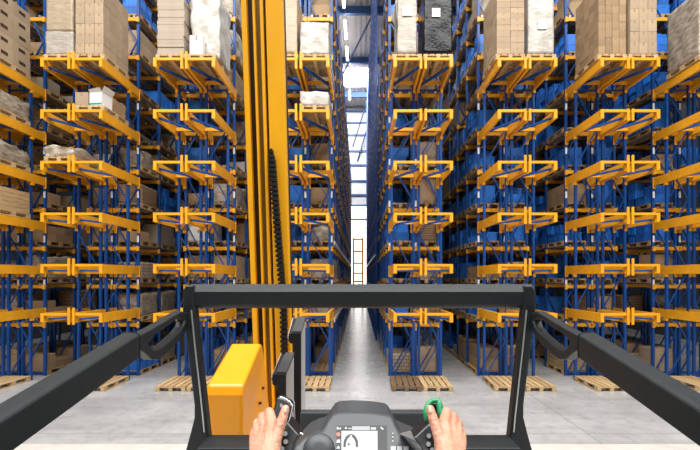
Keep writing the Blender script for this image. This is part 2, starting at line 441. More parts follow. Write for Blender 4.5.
def bin_mesh():
    mb = MB(); w, d, h = .29, .182, .27          # half x, half y, height
    t = .012
    mb.box(-w + .015, w - .015, -d + .012, d - .012, 0, .02)
    for a in ((-w + .012, w - .012, -d + .01, -d + .01 + t), (-w + .012, w - .012, d - .01 - t, d - .01),
              (-w + .012, -w + .012 + t, -d + .01, d - .01), (w - .012 - t, w - .012, -d + .01, d - .01)):
        mb.box(*a, .0, h - .03)
    for a in ((-w, w, -d, -d + .026), (-w, w, d - .026, d), (-w, -w + .026, -d, d), (w - .026, w, -d, d)):
        mb.box(*a, h - .05, h)
    for s in (-1, 1):
        for y in (-.1, 0, .1): mb.box(s * (w - .006) - .007, s * (w - .006) + .007, y - .008, y + .008, .02, h - .05)
        for x in (-.18, -.06, .06, .18): mb.box(x - .008, x + .008, s * (d - .005) - .006, s * (d - .005) + .006, .02, h - .05)
    return mb.mesh('blue_bin', ['bin', 'white_tag'])
BIN = bin_mesh()
CART = {}
def carton_mesh(w, d, h, m='kraft', hole=False):
    k = (round(w, 3), round(d, 3), round(h, 3), m, hole)
    if k not in CART:
        mb = MB().box(-w/2, w/2, -d/2, d/2, 0, h)
        mb.box(-.022, .022, -d/2 - .001, d/2 + .001, h * .72, h + .001, 1)
        mats = [m, 'tape', 'hole']
        if hole:
            for s in (-1, 1):
                mb.box(s * w/2 - .003, s * w/2 + .003, -.11, .11, h * .40, h * .66, 2)  # hand holes drawn as dark plates on the carton sides
        CART[k] = mb.mesh('cardboard_carton', mats)
    return CART[k]
def carton(loc, w, d, h, label, group, m='kraft', hole=False, jit=.004, rz=None):
    l = (loc[0] + R.uniform(-jit, jit), loc[1] + R.uniform(-jit, jit), loc[2])
    return tag(add('cardboard_carton', carton_mesh(w - .011, d - .011, h - .004, m, hole), None, l, R.uniform(-.006, .006) if rz is None else rz), label, 'carton', group)

def lump_mesh(w, d, h, m, seed, rough=.03, top=.08, nx=9, ny=11, nz=9, sag=0.):
    """a load wrapped in stretch film: box with bulging sides and an uneven top"""
    bm = bmesh.new(); bmesh.ops.create_cube(bm, size=1)
    bmesh.ops.subdivide_edges(bm, edges=bm.edges, cuts=nx, use_grid_fill=True)
    sd = Vector((seed * 7.3, seed * 3.1, seed * 1.7))
    for v in bm.verts:
        c = v.co.copy(); x, y, z = c.x * w, c.y * d, (c.z + .5) * h
        n1 = noise.noise_vector(Vector((x, y, z)) * 4 + sd)
        n2 = noise.noise(Vector((x * 2.4, y * 2.4, 0)) + sd)
        k = 1.0 if z > .02 * h else 0.
        x += n1.x * rough * k; y += n1.y * rough * k
        if c.z > .45: z += n2 * top - top * .45 - sag * (abs(c.x) + abs(c.y)) * .6 
        else: z += n1.z * rough * k * .5 - (sag * (abs(c.x) + abs(c.y)) * .6 + top * .45) * max(0, c.z + .5)
        x = max(-w/2 - .015, min(w/2 + .015, x)); y = max(-d/2 - .015, min(d/2 + .015, y)); z = max(z, 0)
        v.co = (x, y, z)
    me = bpy.data.meshes.new('wrapped_load'); bm.to_mesh(me); bm.free()
    me.materials.append(M[m]); me.polygons.foreach_set('use_smooth', [True] * len(me.polygons)); return me
LUMP = [lump_mesh(.74, 1.08, h, 'film', i, .05, .12, sag=sg) for i, (h, sg) in enumerate(((.74, .05), (.70, .15), (.55, .2), (.77, .02), (.62, .1)))]
for i, (h, mm) in enumerate(((.78, 'small_cartons_kraft'), (.66, 'small_cartons_kraft'), (.66, 'small_cartons_pale'), (.52, 'small_cartons_pale'), (.60, 'flat_bundles'), (.74, 'flat_bundles'))):
    LUMP.append(lump_mesh(.74, 1.06, h, mm, 50 + i, .008, .02))
def crate_mesh():
    mb = MB(); w, d, h = .37, .56, .62
    mb.box(-w + .02, w - .02, -d + .02, d - .02, 0, h - .02)
    for k in range(5):
        z = .01 + k * .122
        for s in (-1, 1):
            mb.box(-w, w, s * (d - .012) - .01, s * (d - .012) + .01, z, z + .112)
            mb.box(s * (w - .012) - .01, s * (w - .012) + .01, -d, d, z, z + .112)
    mb.box(-w, w, -d, d, h - .02, h)
    return mb.mesh('wooden_crate', 'wood2')
CRATE = crate_mesh()
SLABS = None

# choose what stands in each slot
def style(rk, side, rnd, lev):
    if rk in 'FGH' or (rk == 'E' and side < 0) or (rk == 'D' and side < 0):
        low = lev <= 1
        if low: return rnd.choice(['cartons', 'wrapped', 'bins', 'empty', 'crate'])
        return rnd.choice(['bins', 'bins', 'bins', 'bins', 'bins', 'bins', 'cartons', 'empty'])
    if rk == 'C' and side < 0: return rnd.choice(['bins', 'cartons', 'cartons', 'bins', 'wrapped'])
    if rk == 'B' and side > 0: return rnd.choice(['cartons', 'bins', 'wrapped', 'cartons', 'empty'])
    return rnd.choice(['cartons', 'wrapped', 'wrapped', 'cartons', 'crate', 'wrapped', 'empty', 'small', 'small'])
slots = []
for (rk, side) in RUNS:
    facing = (side > 0) == (ROWS[rk] < 0)
    for bay in range(min(NB if facing else 6, NBAY.get(rk, NB))):
        for lev in range(0, 11):
            X = ROWS[rk] + side * .405; Y = Y1 + BAY * (bay + .5) - .03; Z = 0. if lev == 0 else LV[lev - 1]
            vis = onscreen(X, Y - .6, Z + .3, 12) and ((bay <= (5 if rk not in 'DE' else 2)) if facing else bay == 0)
            slots.append((0 if vis else 1, Y + (0 if facing else .3) + abs(Z - EYE) * .05, rk, side, bay, lev, X, Y, Z))
slots.sort()
cnt = dict(pallet=0, bin=0, carton=0)
ms_p, ms_b, ms_c, ms_w = MB(), MB(), MB(), MB()
for vis, _, rk, side, bay, lev, X, Y, Z in slots:
    rnd = random.Random(hash((ord(rk), side, bay, lev)) & 0xffff)
    st = style(rk, side, rnd, lev)
    if st == 'cartons' and lev <= 2 and rnd.random() < .6: st = 'wrapped'
    if st == 'empty' and rnd.random() < .3: continue
    ind = vis == 0
    half = 'left' if side < 0 else 'right'
    lvn = 'ground level' if lev == 0 else ORD[lev] + ' level'
    where = '%s, %s bay, %s side of %s' % (lvn, ORD[bay + 1] if bay < 16 else 'far', half, RN[rk])
    z = Z + .001; yj = Y + rnd.uniform(-.003, .003)
    what = dict(bins='blue bins', cartons='brown cartons', wrapped='wrapped load', crate='wooden crate', empty='nothing', small='small cartons')[st]
    if ind and cnt['pallet'] < 300:
        cnt['pallet'] += 1
        pallet((X, yj, z), ('pallet under %s, %s' % (what, where)) if st != 'empty' else 'empty pallet, ' + where, 'wooden pallets stored in the racks', m=rnd.choice(['wood', 'wood', 'wood2']))
    else:
        ind = False
        for x in (-.34, 0, .34): ms_p.box(X + x - .05, X + x + .05, yj - .56, yj + .56, z, z + .10)
        ms_p.box(X - .39, X + .39, yj - .57, yj + .57, z + .102, z + .144)
    zt = z + .1455
    if st == 'bins':
        for iy, yn in ((-1, 'near'), (0, 'middle'), (1, 'far')):
            n = rnd.choice([1, 2, 2, 2, 3]) 
            for k in range(n):
                p = (X + rnd.uniform(-.04, .04) + side * .05, yj + iy * .376, zt + k * .2705)
                if ind and cnt['bin'] < 300:
                    cnt['bin'] += 1
                    tag(add('blue_bin', BIN, None, p, rnd.uniform(-.008, .008)), '%s %s blue bin, %s' % (('upper', 'lower')[k == 0] if n < 3 else ('lower', 'middle', 'topmost')[k], yn, where), 'bin', 'blue bins on the pallets')
                else:
                    ms_b.box(p[0] - .285, p[0] + .285, p[1] - .18, p[1] + .18, p[2], p[2] + .235)
                    ms_b.box(p[0] - .29, p[0] + .29, p[1] - .186, p[1] + .186, p[2] + .236, p[2] + .27)
    elif st in ('cartons', 'small'):
        ny, nz = (2, rnd.choice([1, 2, 2])) if st == 'cartons' else (3, rnd.choice([2, 3]))
        h = rnd.choice([.30, .34, .38]) if st == 'cartons' else .24
        mm = rnd.choice(['kraft', 'kraft', 'kraft', 'kraft_pale', 'grey_card'] + (['white_card'] if rk in 'CB' else []))
        w = rnd.choice([.62, .70, .74]); d = 1.12 / ny
        for iy in range(ny):
            n = nz if iy == 0 else rnd.choice([nz, nz, nz - 1])
            for k in range(n):
                p = (X, yj - .56 + d * (iy + .5), zt + k * h)
                if ind and cnt['carton'] < 130:
                    cnt['carton'] += 1
                    yn = ('near', 'far')[iy] if ny == 2 else ('near', 'middle', 'far')[iy]
                    kn = ('upper', 'lower')[k == 0] if nz < 3 else ('lower', 'middle', 'topmost')[k]
                    carton(p, w, d, h, '%s %s %s, %s' % (kn, yn, {'white_card': 'white carton'}.get(mm, 'brown carton'), where), 'cartons stored in the racks', mm)
                else: ms_c.box(p[0] - w/2, p[0] + w/2, p[1] - d/2 + .006, p[1] + d/2 - .006, p[2], p[2] + h - .003, {'kraft': 0, 'kraft_pale': 1, 'grey_card': 2, 'white_card': 3}[mm])
    elif st == 'wrapped':
        if ind: tag(add('wrapped_load', rnd.choice(LUMP + LUMP[5:]), None, (X, yj, zt), rnd.choice([0, PI])), 'film wrapped load, ' + where, 'wrapped load', 'film wrapped loads in the racks')
        else: ms_w.box(X - .36, X + .36, yj - .55, yj + .55, zt, zt + rnd.uniform(.45, .76))
    elif st == 'crate':
        if ind: tag(add('wooden_crate', CRATE, None, (X, yj, zt)), 'pale wooden crate, ' + where, 'crate', 'wooden crates in the racks')
        else: ms_w.box(X - .36, X + .36, yj - .55, yj + .55, zt, zt + .6)
tag(ms_p.build('stored_pallets', 'wood'), 'wooden pallets stacked away deep in the rack aisles', 'pallets', kind='stuff')
tag(ms_b.build('stored_bins', 'bin'), 'blue bins stored deep in the right hand rack aisles', 'bins', kind='stuff')
tag(ms_c.build('stored_cartons', ['kraft', 'kraft_pale', 'grey_card', 'white_card']), 'brown cartons stored deep in the rack aisles', 'cartons', kind='stuff')
tag(ms_w.build('stored_loads', 'film'), 'wrapped loads stored deep in the rack aisles', 'loads', kind='stuff')

# ------------------------------------------------------------------ loads on the transfer stations
def rx(rk, side): return ROWS[rk] + side * .415
YP = YF + .60
def pd_pallet(rk, side, k, over):
    pallet((rx(rk, side), YP, PD[k] + .0065), 'wooden pallet under %s at the front of the %s' % (over, RN[rk]), 'pallets on the front transfer stations', full=True, m='wood2')
    return PD[k] + .0065 + .1455
GR = 'loads on the front transfer stations'
def block(name, w, d, h, m, rk, side, z, label, seed, cat='wrapped load', rough=.012, top=.02, dx=0, sag=0., tagpos=None, dy=0.):
    o = tag(add(name, lump_mesh(w, d, h, m, seed, rough, top, nx=15, sag=sag), None, (rx(rk, side) + dx, YP + dy, z)), label, cat, GR)
    if tagpos:
        x, zz, s = tagpos
        t = MB().box(x - s/2, x + s/2, -d/2 - .028, -d/2 - .024, zz, zz + s * 1.05)
        c = add('paper_label', t.mesh('paper_label', 'white_tag'), o); c['label'] = 'white paper label'
    return o
def stack(rk, side, z, nx, ny, nz, w, d, h, name, m='kraft', face='left', hole=False, x0=None):
    """rows of cartons; only the ones of the outer layers that can be seen"""
    X = rx(rk, side); W, D = nx * w, ny * d
    for k in range(nz):
        for j in range(ny):
            for i in range(nx):
                fr = j == 0; sd = (i == 0) if face == 'left' else (i == nx - 1)
                if not (fr or sd): continue
                rn = ORD[k + 1] + ' up'
                if fr: lab = 'carton %s, %s from left, front of %s' % (rn, ORD[i + 1], name)
                else: lab = 'carton %s, %s from front, side of %s' % (rn, ORD[j + 1], name)
                carton((X - W/2 + (i + .5) * w, YP - D/2 + (j + .5) * d, z + k * h), w, d, h, lab, 'cartons of the ' + name, m, hole)
# leftmost row
z = pd_pallet('A', 1, 5, 'brown cartons with hand holes'); stack('A', 1, z, 1, 2, 5, .76, .58, .36, 'stack with dark hand holes', 'kraft_pale', 'right', True)
z = pd_pallet('A', 1, 4, 'upper film bundle'); block('wrapped_load', .76, 1.12, .66, 'film', 'A', 1, z, 'shiny film wrapped load on the leftmost row, below the cartons with holes', 31, rough=.05, top=.16, sag=.15)
z = pd_pallet('A', 1, 3, 'lower film bundle'); block('wrapped_load', .76, 1.12, .60, 'film', 'A', 1, z, 'lower film wrapped load on the leftmost row, above the wooden crate', 32, rough=.05, top=.14, sag=.2)
z = pd_pallet('A', 1, 2, 'wooden crate'); tag(add('wooden_crate', CRATE, None, (rx('A', 1), YP, z)), 'pale wooden crate at the front of the leftmost row', 'crate', GR)
# second row
z = pd_pallet('B', -1, 5, 'beige wrapped load')
block('wrapped_load', .72, 1.1, .62, 'film_grey', 'B', -1, z, 'greyish lower wrapped load at front of second row from left', 3)
block('wrapped_load', .70, 1.08, 1.3, 'film_beige', 'B', -1, z + .625, 'tall beige wrapped load set on the greyish one, second row from left', 4)
z = pd_pallet('B', 1, 5, 'brown carton stack'); stack('B', 1, z, 3, 4, 7, .25, .29, .27, 'brown stack in second row from left', 'kraft_pale', 'right')
z = pd_pallet('B', 1, 4, 'opened white carton')
carton((rx('B', 1) - .22, YP - .36, z), .36, .4, .36, 'brown carton beside the opened white carton, second row from left', GR, 'kraft_pale')
def open_carton(loc, rz, label):
    o = tag(add('opened_carton', None, None, loc, rz), label, 'carton', GR)
    mb = MB(); w, d, h, t = .17, .2, .36, .006
    mb.box(-w, w, -d, d, 0, t); mb.box(-w, w, -d, -d + t, t, h); mb.box(-w, w, d - t, d, t, h); mb.box(-w, -w + t, -d + t, d - t, t, h); mb.box(w - t, w, -d + t, d - t, t, h)
    add('carton_body', mb.mesh('carton_body', 'white_card'), o)
    add('printed_band', MB().box(-w - .001, w + .001, -d - .002, -d, .02, .07).mesh('printed_band', 'ink'), o)['label'] = 'green printed band'
    add('flap', MB().quadbox([(w, -d, h), (w + .004, -d, h), (w + .004, d, h), (w, d, h), (w + .09, -d, h + .15), (w + .094, -d, h + .15), (w + .094, d, h + .15), (w + .09, d, h + .15)]).mesh('flap', 'white_card'), o)
    add('flap', MB().quadbox([(-w, -d, h), (w, -d, h), (w, -d + .004, h), (-w, -d + .004, h), (-w, -d - .05, h + .05), (w, -d - .07, h + .09), (w, -d - .066, h + .09), (-w, -d - .046, h + .05)]).mesh('flap', 'white_card'), o)
open_carton((rx('B', 1) + .17, YP - .36, z), -.1, 'opened white carton with raised flap and green band, second row from left')
carton((rx('B', 1) + .1, YP + .12, z), .5, .42, .40, 'brown carton behind the opened white carton, second row from left', GR, 'kraft')
carton((rx('B', 1) + .16, YP + .44, z), .3, .2, .46, 'narrow brown carton at the back behind the opened white one', GR, 'kraft_pale')
z = pd_pallet('B', -1, 3, 'low lumpy bundle'); block('wrapped_load', .76, 1.12, .42, 'film', 'B', -1, z, 'low lumpy film wrapped load at front of second row from left', 33, rough=.05, top=.16, sag=.22)
# row left of the mast
z = pd_pallet('C', -1, 5, 'flat cardboard stack')
for i in range(15):
    d_ = R.uniform(-.012, .012)
    o = MB().box(-.355, .355, -.54, .54, 0, .098).mesh('folded_carton_bundle', 'grey_card')
    tag(add('folded_carton_bundle', o, None, (rx('C', -1) + d_, YP + R.uniform(-.02, .01), z + i * .1)), 'bundle of folded grey cardboard, %s from the bottom of its tall stack' % ORD[i + 1], 'cardboard', 'folded cardboard bundles left of the mast')
z = pd_pallet('C', 1, 5, 'white bundle')
block('wrapped_load', .78, .90, 1.78, 'film_white', 'C', 1, z + .0, 'bulging white film wrapped load beside the folded cardboard stack', 5, rough=.05, top=.1, dx=.02, dy=.11)
carton((rx('C', 1) - .15, YP - .465, z - .0), .36, .16, .52, 'white carton in front of the bulging white wrapped load', GR, 'white_card')
# row left of the centre aisle
z = pd_pallet('D', -1, 5, 'tall brown load'); block('wrapped_load', .72, 1.1, 1.75, 'film_beige', 'D', -1, z, 'tall brown wrapped load with white label right beside the yellow mast', 6, tagpos=(-.19, .95, .17))
z = pd_pallet('D', 1, 5, 'white cube'); block('wrapped_load', .76, 1.12, .86, 'film_white', 'D', 1, z, 'white film wrapped cube by the centre aisle', 7, rough=.02, top=.03)
z = pd_pallet('D', 1, 4, 'white lump'); block('wrapped_load', .76, 1.12, .50, 'film_white', 'D', 1, z, 'lumpy white film wrapped load one level below the white cube', 8, rough=.05, top=.10, sag=.16)
# row right of the centre aisle
z = pd_pallet('E', -1, 5, 'greyish wrapped tower')
o = block('wrapped_load', .50, 1.1, 1.75, 'film_grey', 'E', -1, z, 'narrow greyish wrapped tower with white label by the centre aisle', 9, rough=.02, tagpos=(.0, 1.02, .26), dx=.0)
fl = MB().quadbox([(-.26, -.5, .95), (-.25, -.5, .95), (-.25, -.1, .85), (-.26, -.1, .85), (-.30, -.53, 1.5), (-.27, -.53, 1.5), (-.27, -.1, 1.6), (-.30, -.1, 1.6)])
fl.quadbox([(-.42, -.5, .98), (-.41, -.52, .98), (-.27, -.3, .85), (-.28, -.28, .85), (-.28, -.53, 1.45), (-.27, -.55, 1.45), (-.25, -.3, 1.5), (-.26, -.28, 1.5)])
add('loose_film', fl.mesh('loose_film', 'film_white'), o)['label'] = 'loose end of white film'
z = pd_pallet('E', 1, 5, 'black wrapped load'); block('wrapped_load', .74, 1.12, 1.75, 'film_black', 'E', 1, z, 'black film wrapped load with white label right of the centre aisle', 10, rough=.02, tagpos=(-.06, .98, .22))
# third row from right
z = pd_pallet('F', -1, 5, 'brown carton tower'); stack('F', -1, z, 2, 4, 12, .37, .29, .155, 'flat carton tower in third row from right', 'kraft_pale', 'left')
z = pd_pallet('F', 1, 5, 'pale wrapped load'); block('wrapped_load', .68, 1.1, 1.75, 'film_white', 'F', 1, z, 'pale film wrapped load with white label in third row from right', 11, rough=.012, tagpos=(.02, .66, .24))
# second row from right
z = pd_pallet('G', -1, 5, 'stack of small cartons'); stack('G', -1, z, 4, 5, 9, .185, .23, .215, 'small carton stack in second row from right', 'kraft', 'left')
z = pd_pallet('G', 1, 5, 'large carton stack'); stack('G', 1, z, 3, 4, 6, .24, .29, .30, 'large carton stack in second row from right', 'kraft_pale', 'left')
# rightmost row
z = pd_pallet('H', -1, 5, 'leaning wrapped cartons'); block('wrapped_load', .74, 1.12, 1.75, 'film', 'H', -1, z, 'film wrapped carton load at the upper right on the rightmost row', 12, rough=.02)

# pallets standing on the floor before the racks
FP = 'empty pallets on the floor before the racks'
def fpal(rk, side, label, rz=0., dx=0, dy=0, m='wood2'):
    pallet((rx(rk, side) + dx, YP + .0 + dy, .001), label, FP, rz, True, m)
fpal('A', 1, 'empty floor pallet before the leftmost row')
fpal('B', 1, 'empty floor pallet half hidden behind the left grab rail')
fpal('C', -1, 'empty floor pallet left of the left cab upright')
fpal('C', 1, 'empty floor pallet hidden partly by the left cab upright')
fpal('D', 1, 'empty floor pallet right of the two grey plates', dy=-.02)
fpal('E', -1, 'dark weathered floor pallet just right of the centre aisle', -.03, m='wood3')
fpal('E', 1, 'pale floor pallet second from the centre aisle, beside the weathered one')
fpal('F', -1, 'empty floor pallet left of the right cab upright', -.04)
fpal('F', 1, 'empty floor pallet just right of the right cab upright')
fpal('G', -1, 'empty floor pallet under the right grab handle')
fpal('H', -1, 'empty floor pallet at the right edge of the picture')

# end of the centre aisle: tall orange ladder frame
t = thing('ladder_frame', 'tall orange ladder-like steel frame standing at the far end of the centre aisle', 'steel frame', (-.1, 43.9, 0))
for s in (-.5, .5): MB().box(-.1 + s - .1, -.1 + s + .1, 43.8, 44.0, 0, 7.35).build('upright', 'orange', t)
for z in (1.0, 2.6, 3.5, 4.6, 5.9, 7.2): MB().box(-.5, .3, 43.86, 43.94, z - .12, z + .06).build('rung', 'orange', t)

# strip lights
LAMPS = []
LG = 'strip lights hung under the roof'
for i, (ya, yb) in enumerate(((24.4, 26.7), (28.0, 30.2), (31.2, 33.2), (34.8, 36.8), (38.8, 40.6))):
    xs = -1.0 + .02 * i
    t = thing('strip_light', 'white strip light over the centre aisle, %s' % ('nearest of the line', 'second of the line', 'third of the line', 'fourth of the line', 'farthest of the line')[i], 'ceiling light', (xs, (ya + yb) / 2, 21.0), LG)
    MB().box(xs - .09, xs + .09, ya, yb, 21.06, 21.14).build('lamp_body', 'lampbody', t)
    MB().box(xs - .08, xs + .08, ya + .02, yb - .02, 20.99, 21.058).build('lamp_tube', 'lamp', t)
    for yy in (ya + .3, yb - .3): MB().box(xs - .01, xs + .01, yy - .01, yy + .01, 21.141, ROOF - .001).build('hanger', 'lampbody', t)

# ------------------------------------------------------------------ the lift truck we look out of
T = thing('lift_truck', 'dark grey and yellow warehouse lift truck whose cab frame and console fill the foreground', 'lift truck', (0, .5, 0))
def xf(px, y): return (px - CX) / F * y
# front guard bar
prof = [(1.43, 3.034), (1.47, 3.034), (1.485, 3.02), (1.485, 2.958), (1.475, 2.95), (1.412, 2.95), (1.40, 2.962), (1.40, 3.008), (1.408, 3.020)]
MB().prism([(-.605, y, z) for y, z in prof], [(.62, y, z) for y, z in prof]).build('front_bar', 'dark', T, bevel=.004)
fb = MB()
for px in (228, 359, 498): p = P(px, 287.5, 1.42); fb.box(p.x - .004, p.x + .004, 1.425, 1.44, 3.030, 3.0365)
fb.build('bolt', 'silver', T)
# uprights
outer = [(186, 285.5), (182.8, 290), (182.3, 310), (186.5, 345), (191, 380), (194, 405), (194, 418), (190, 434), (185, 452), (182, 475)]
inner = [(214, 475), (210, 452), (207.5, 432), (205.5, 412), (202, 380), (198, 345), (194.5, 310), (193, 285.5)]
for s in (1, -1):
    f = [Vector((s * (P(a, b, 1.395).x), 1.395, P(a, b, 1.395).z)) for a, b in outer + inner]
    bk = [p + Vector((0, .04, 0)) for p in f]
    up = MB().prism(f, bk).build('upright', 'dark', T, bevel=.006, seg=3)
    st = [P(a - 3.2, b, 1.392) for a, b in inner[2:-1]]
    MB().tube([Vector((s * p.x, p.y, p.z)) for p in st], .0028, 6).build('seal_strip', 'silver', up)
    # side beam
    xin, xout = s * .600, s * .656
    def sec(y):
        zt = 2.9068 + (y - 1.0924) * .200
        h = .069
        return [(xin, y, zt - h), (xin, y, zt - .007), (xin + s * .010, y, zt), (xout - s * .012, y, zt + .002), (xout, y, zt - .012), (xout, y, zt - h), (xin + s * .028, y, zt - h - .006)]
    MB().prism(sec(.25), sec(1.096)).build('side_beam', 'dark', T, bevel=.004)
    MB().prism(sec(1.0965), sec(1.0985)).build('beam_joint', 'dark', T)
    # grab handle: a closed loop in the side plane
    og = [(139.3, 335.8), (152, 328.9), (168, 319.5), (176, 314.6), (182, 311.2), (187, 312.3), (189.2, 318), (187.5, 329), (182, 339), (166, 355), (159.5, 360), (153.5, 360), (147, 354), (141, 350)]
    ig = [(149.4, 341), (154, 335.2), (169, 325.6), (177, 319.4), (181.5, 316.2), (184.6, 316.6), (185.4, 320.5), (183.2, 327), (178, 333.5), (163.5, 346.5), (158, 350), (154, 350.5), (151, 347.8), (149.3, 344.5)]
    def side_pt(a, b, back):
        y = .600 * F / (CX - a); return Vector((s * (.600 + back), y, EYE - (b - CY) / F * y))
    gm = MB(); n = len(og)
    gm.v = [tuple(side_pt(a, b, bk)) for ring_, bk in ((og, 0), (ig, 0), (ig, .032), (og, .032)) for a, b in ring_]
    for q in range(4):
        for i in range(n):
            i2 = (i + 1) % n; q2 = (q + 1) % 4
            gm.f.append((q * n + i, q * n + i2, q2 * n + i2, q2 * n + i)); gm.m.append(0)
    gm.build('grab_handle', 'dark', T, bevel=.005, seg=3)
# front panel and sill, platform below
p0, p1 = P(300, 413, 1.36), P(429, 413, 1.36)
fp = MB().box(p0.x, p1.x, 1.36, 1.40, 2.40, p0.z).build('front_panel', 'dark_mid', T, bevel=.004)
MB().box(-.53, .53, 1.30, 1.42, 2.44, 2.502).build('sill', 'dark', T, bevel=.006)
MB().box(-.50, -.22, 1.27, 1.299, 2.44, 2.493).build('sill_tray', 'dark', T, bevel=.004)
MB().box(-.52, .52, 1.34, 1.40, 1.45, 2.438).build('cab_apron', 'dark', T)
MB().box(-.62, .62, -.35, 1.40, 1.36, 1.449).build('cab_platform', 'dark', T)
MB().box(-.30, .30, 1.45, 1.85, .45, 2.15).build('lift_column', 'truck_yellow', T)
MB().box(-.62, .62, -1.6, 2.6, .10, .55).build('chassis', 'truck_yellow', T, bevel=.03)
for sx in (-.5, .5):
    for yy in (-1.2, 2.2):
        MB().tube([(sx - .06, yy, .17), (sx + .06, yy, .17)], .169, 20).build('wheel', 'black', T)
for sx in (-.60, .60): MB().box(sx - .025, sx + .025, .2, .3, 1.45, 2.64).build('rear_post', 'dark', T)
# yellow drive housing
hs = MB()
pr = [(1.895, 2.10), (1.895, 2.50), (1.91, 2.545), (2.34, 2.668), (2.385, 2.660), (2.40, 2.60), (2.40, 2.10)]
L = [(-.728 - .012 * (y - 1.9) * 4, y, z) for y, z in pr]; Rr = [(-.550 - (.055 - .12 * max(0, min(1, (2.66 - z) / .5))) * (y - 1.9), y, z) for y, z in pr]
hs.prism(L, Rr)
ho = hs.build('drive_housing', 'truck_yellow', T, bevel=.016, seg=4)
for px, py, y in ((265, 388, 2.30), (260.5, 403, 2.22)):
    p = P(px, py, y); x = -.550 - (.055 - .12 * max(0, min(1, (2.66 - p.z) / .5))) * (y - 1.9)
    MB().tube([(x - .01, y, p.z), (x + .004, y, p.z)], .008, 10).build('bolt', 'black', ho)
# support the housing and mast on a front frame
MB().box(-.76, -.42, 1.88, 3.1, 1.0, 2.09).build('front_frame', 'truck_yellow', T)
MB().box(-.45, .0, 1.5, 2.4, 1.0, 1.5).build('front_frame', 'truck_yellow', T)
# auxiliary mast, leaning very slightly to the left
MY = 2.9
prof = [  # px from the left edge at the top: start, end, depth offset of the face, material
    (0, 5.3, 0, 'mast_yellow'), (5.3, 11.3, .05, 'dark_groove'), (11.3, 13.7, .0, 'mast_yellow'), (13.7, 18.7, .035, 'bronze'),
    (18.7, 21.9, .0, 'mast_yellow'), (21.9, 24.6, .05, 'dark_groove'), (24.6, 41.5, 0., 'mast_yellow')]
def mast_x(px_off, z):
    py = CY - (z - EYE) * F / MY
    return (240.6 + .036 * py + px_off * (1 - .00025 * py) - CX) / F * MY
mz0, mz1 = 1.9, 6.6
MB().quadbox([(mast_x(a, z), y, z) for z in (mz0, mz1) for a, y in ((1, MY + .07), (41, MY + .07), (41, MY + .16), (1, MY + .16))]).build('mast_back', 'dark_groove', T)
for a, b, dy, m in prof:
    nm = {'mast_yellow': 'mast_rail', 'bronze': 'piston_rod', 'dark_groove': 'mast_channel'}[m]
    MB().quadbox([(mast_x(q, z), y, z) for z in (mz0, mz1) for q, y in ((a, MY + dy), (b, MY + dy), (b, MY + .069), (a, MY + .069))]).build(nm, m, T, bevel=.004 if m == 'mast_yellow' else 0)
# drag chain hanging in front of the wide rail
ch = MB(); zt = P(0, 149, MY - .03).z; z = zt; i = 0
def chx(z):
    py = CY - (z - EYE) * F / (MY - .03)
    return (271.5 + .0 + .080 * (py - 149) - CX) / F * (MY - .03) if py < 300 else (283.6 + .02 * (py - 300) - CX) / F * (MY - .03)
while z > 1.95:
    x = chx(z); w = .022 if i > 1 else .010 + .006 * i
    ch.box(x - w, x + w, MY - .05, MY - .002, z - .030, z - .006); ch.box(x - w * .75, x + w * .75, MY - .042, MY - .002, z - .012, z)
    ch.box(x - w * 1.15, x - w * .6, MY - .056, MY - .004, z - .026, z - .010)
    z -= .034; i += 1
ch.build('drag_chain', 'black', T)
# two grey plates with sloping black caps between housing and console
def plate(x0, x1, yn, yf, zn, zf, zb):
    pl = MB().quadbox([(x0, yn, zb), (x1, yn, zb), (x1, yf, zb), (x0, yf, zb), (x0, yn, zn - .012), (x1, yn, zn - .012), (x1, yf, zf - .012), (x0, yf, zf - .012)]).build('carriage_plate', 'grey_steel', T)
    MB().quadbox([(x0 - .002, yn - .012, zb), (x1 - .001, yn - .012, zb), (x1 - .001, yn - .001, zb), (x0 - .002, yn - .001, zb), (x0 - .002, yn - .012, zn - .012), (x1 - .001, yn - .012, zn - .012), (x1 - .001, yn - .001, zn - .012), (x0 - .002, yn - .001, zn - .012)]).build('edge_cover', 'black', pl)
    MB().quadbox([(x0 - .004, yn - .014, zn - .0115), (x1 + .002, yn - .014, zn - .0115), (x1 + .002, yf, zf - .0115), (x0 - .004, yf, zf - .0115), (x0 - .004, yn - .014, zn), (x1 + .002, yn - .014, zn), (x1 + .002, yf, zf), (x0 - .004, yf, zf)]).build('plate_cap', 'dark_mid', pl)
    lug = MB().quadbox([(x0 - .022, yn, zn - .05), (x0 - .006, yn, zn - .06), (x0 - .006, yf, zf - .05), (x0 - .02, yf, zf - .04), (x0 - .022, yn, zn - .015), (x0 - .006, yn, zn - .012), (x0 - .006, yf, zf - .012), (x0 - .02, yf, zf - .004)])
    lg = lug.build('side_lug', 'black', pl)
    MB().bar((x0 - .024, yn - .001, zn - .03), (x0 - .022, yf, zf - .01), .003, .014).build('lug_edge', 'silver', pl)
plate(-.303, -.272, 1.50, 1.67, 2.708, 2.745, 2.2)
plate(-.295, -.259, 1.80, 1.93, 2.818, 2.870, 2.0)
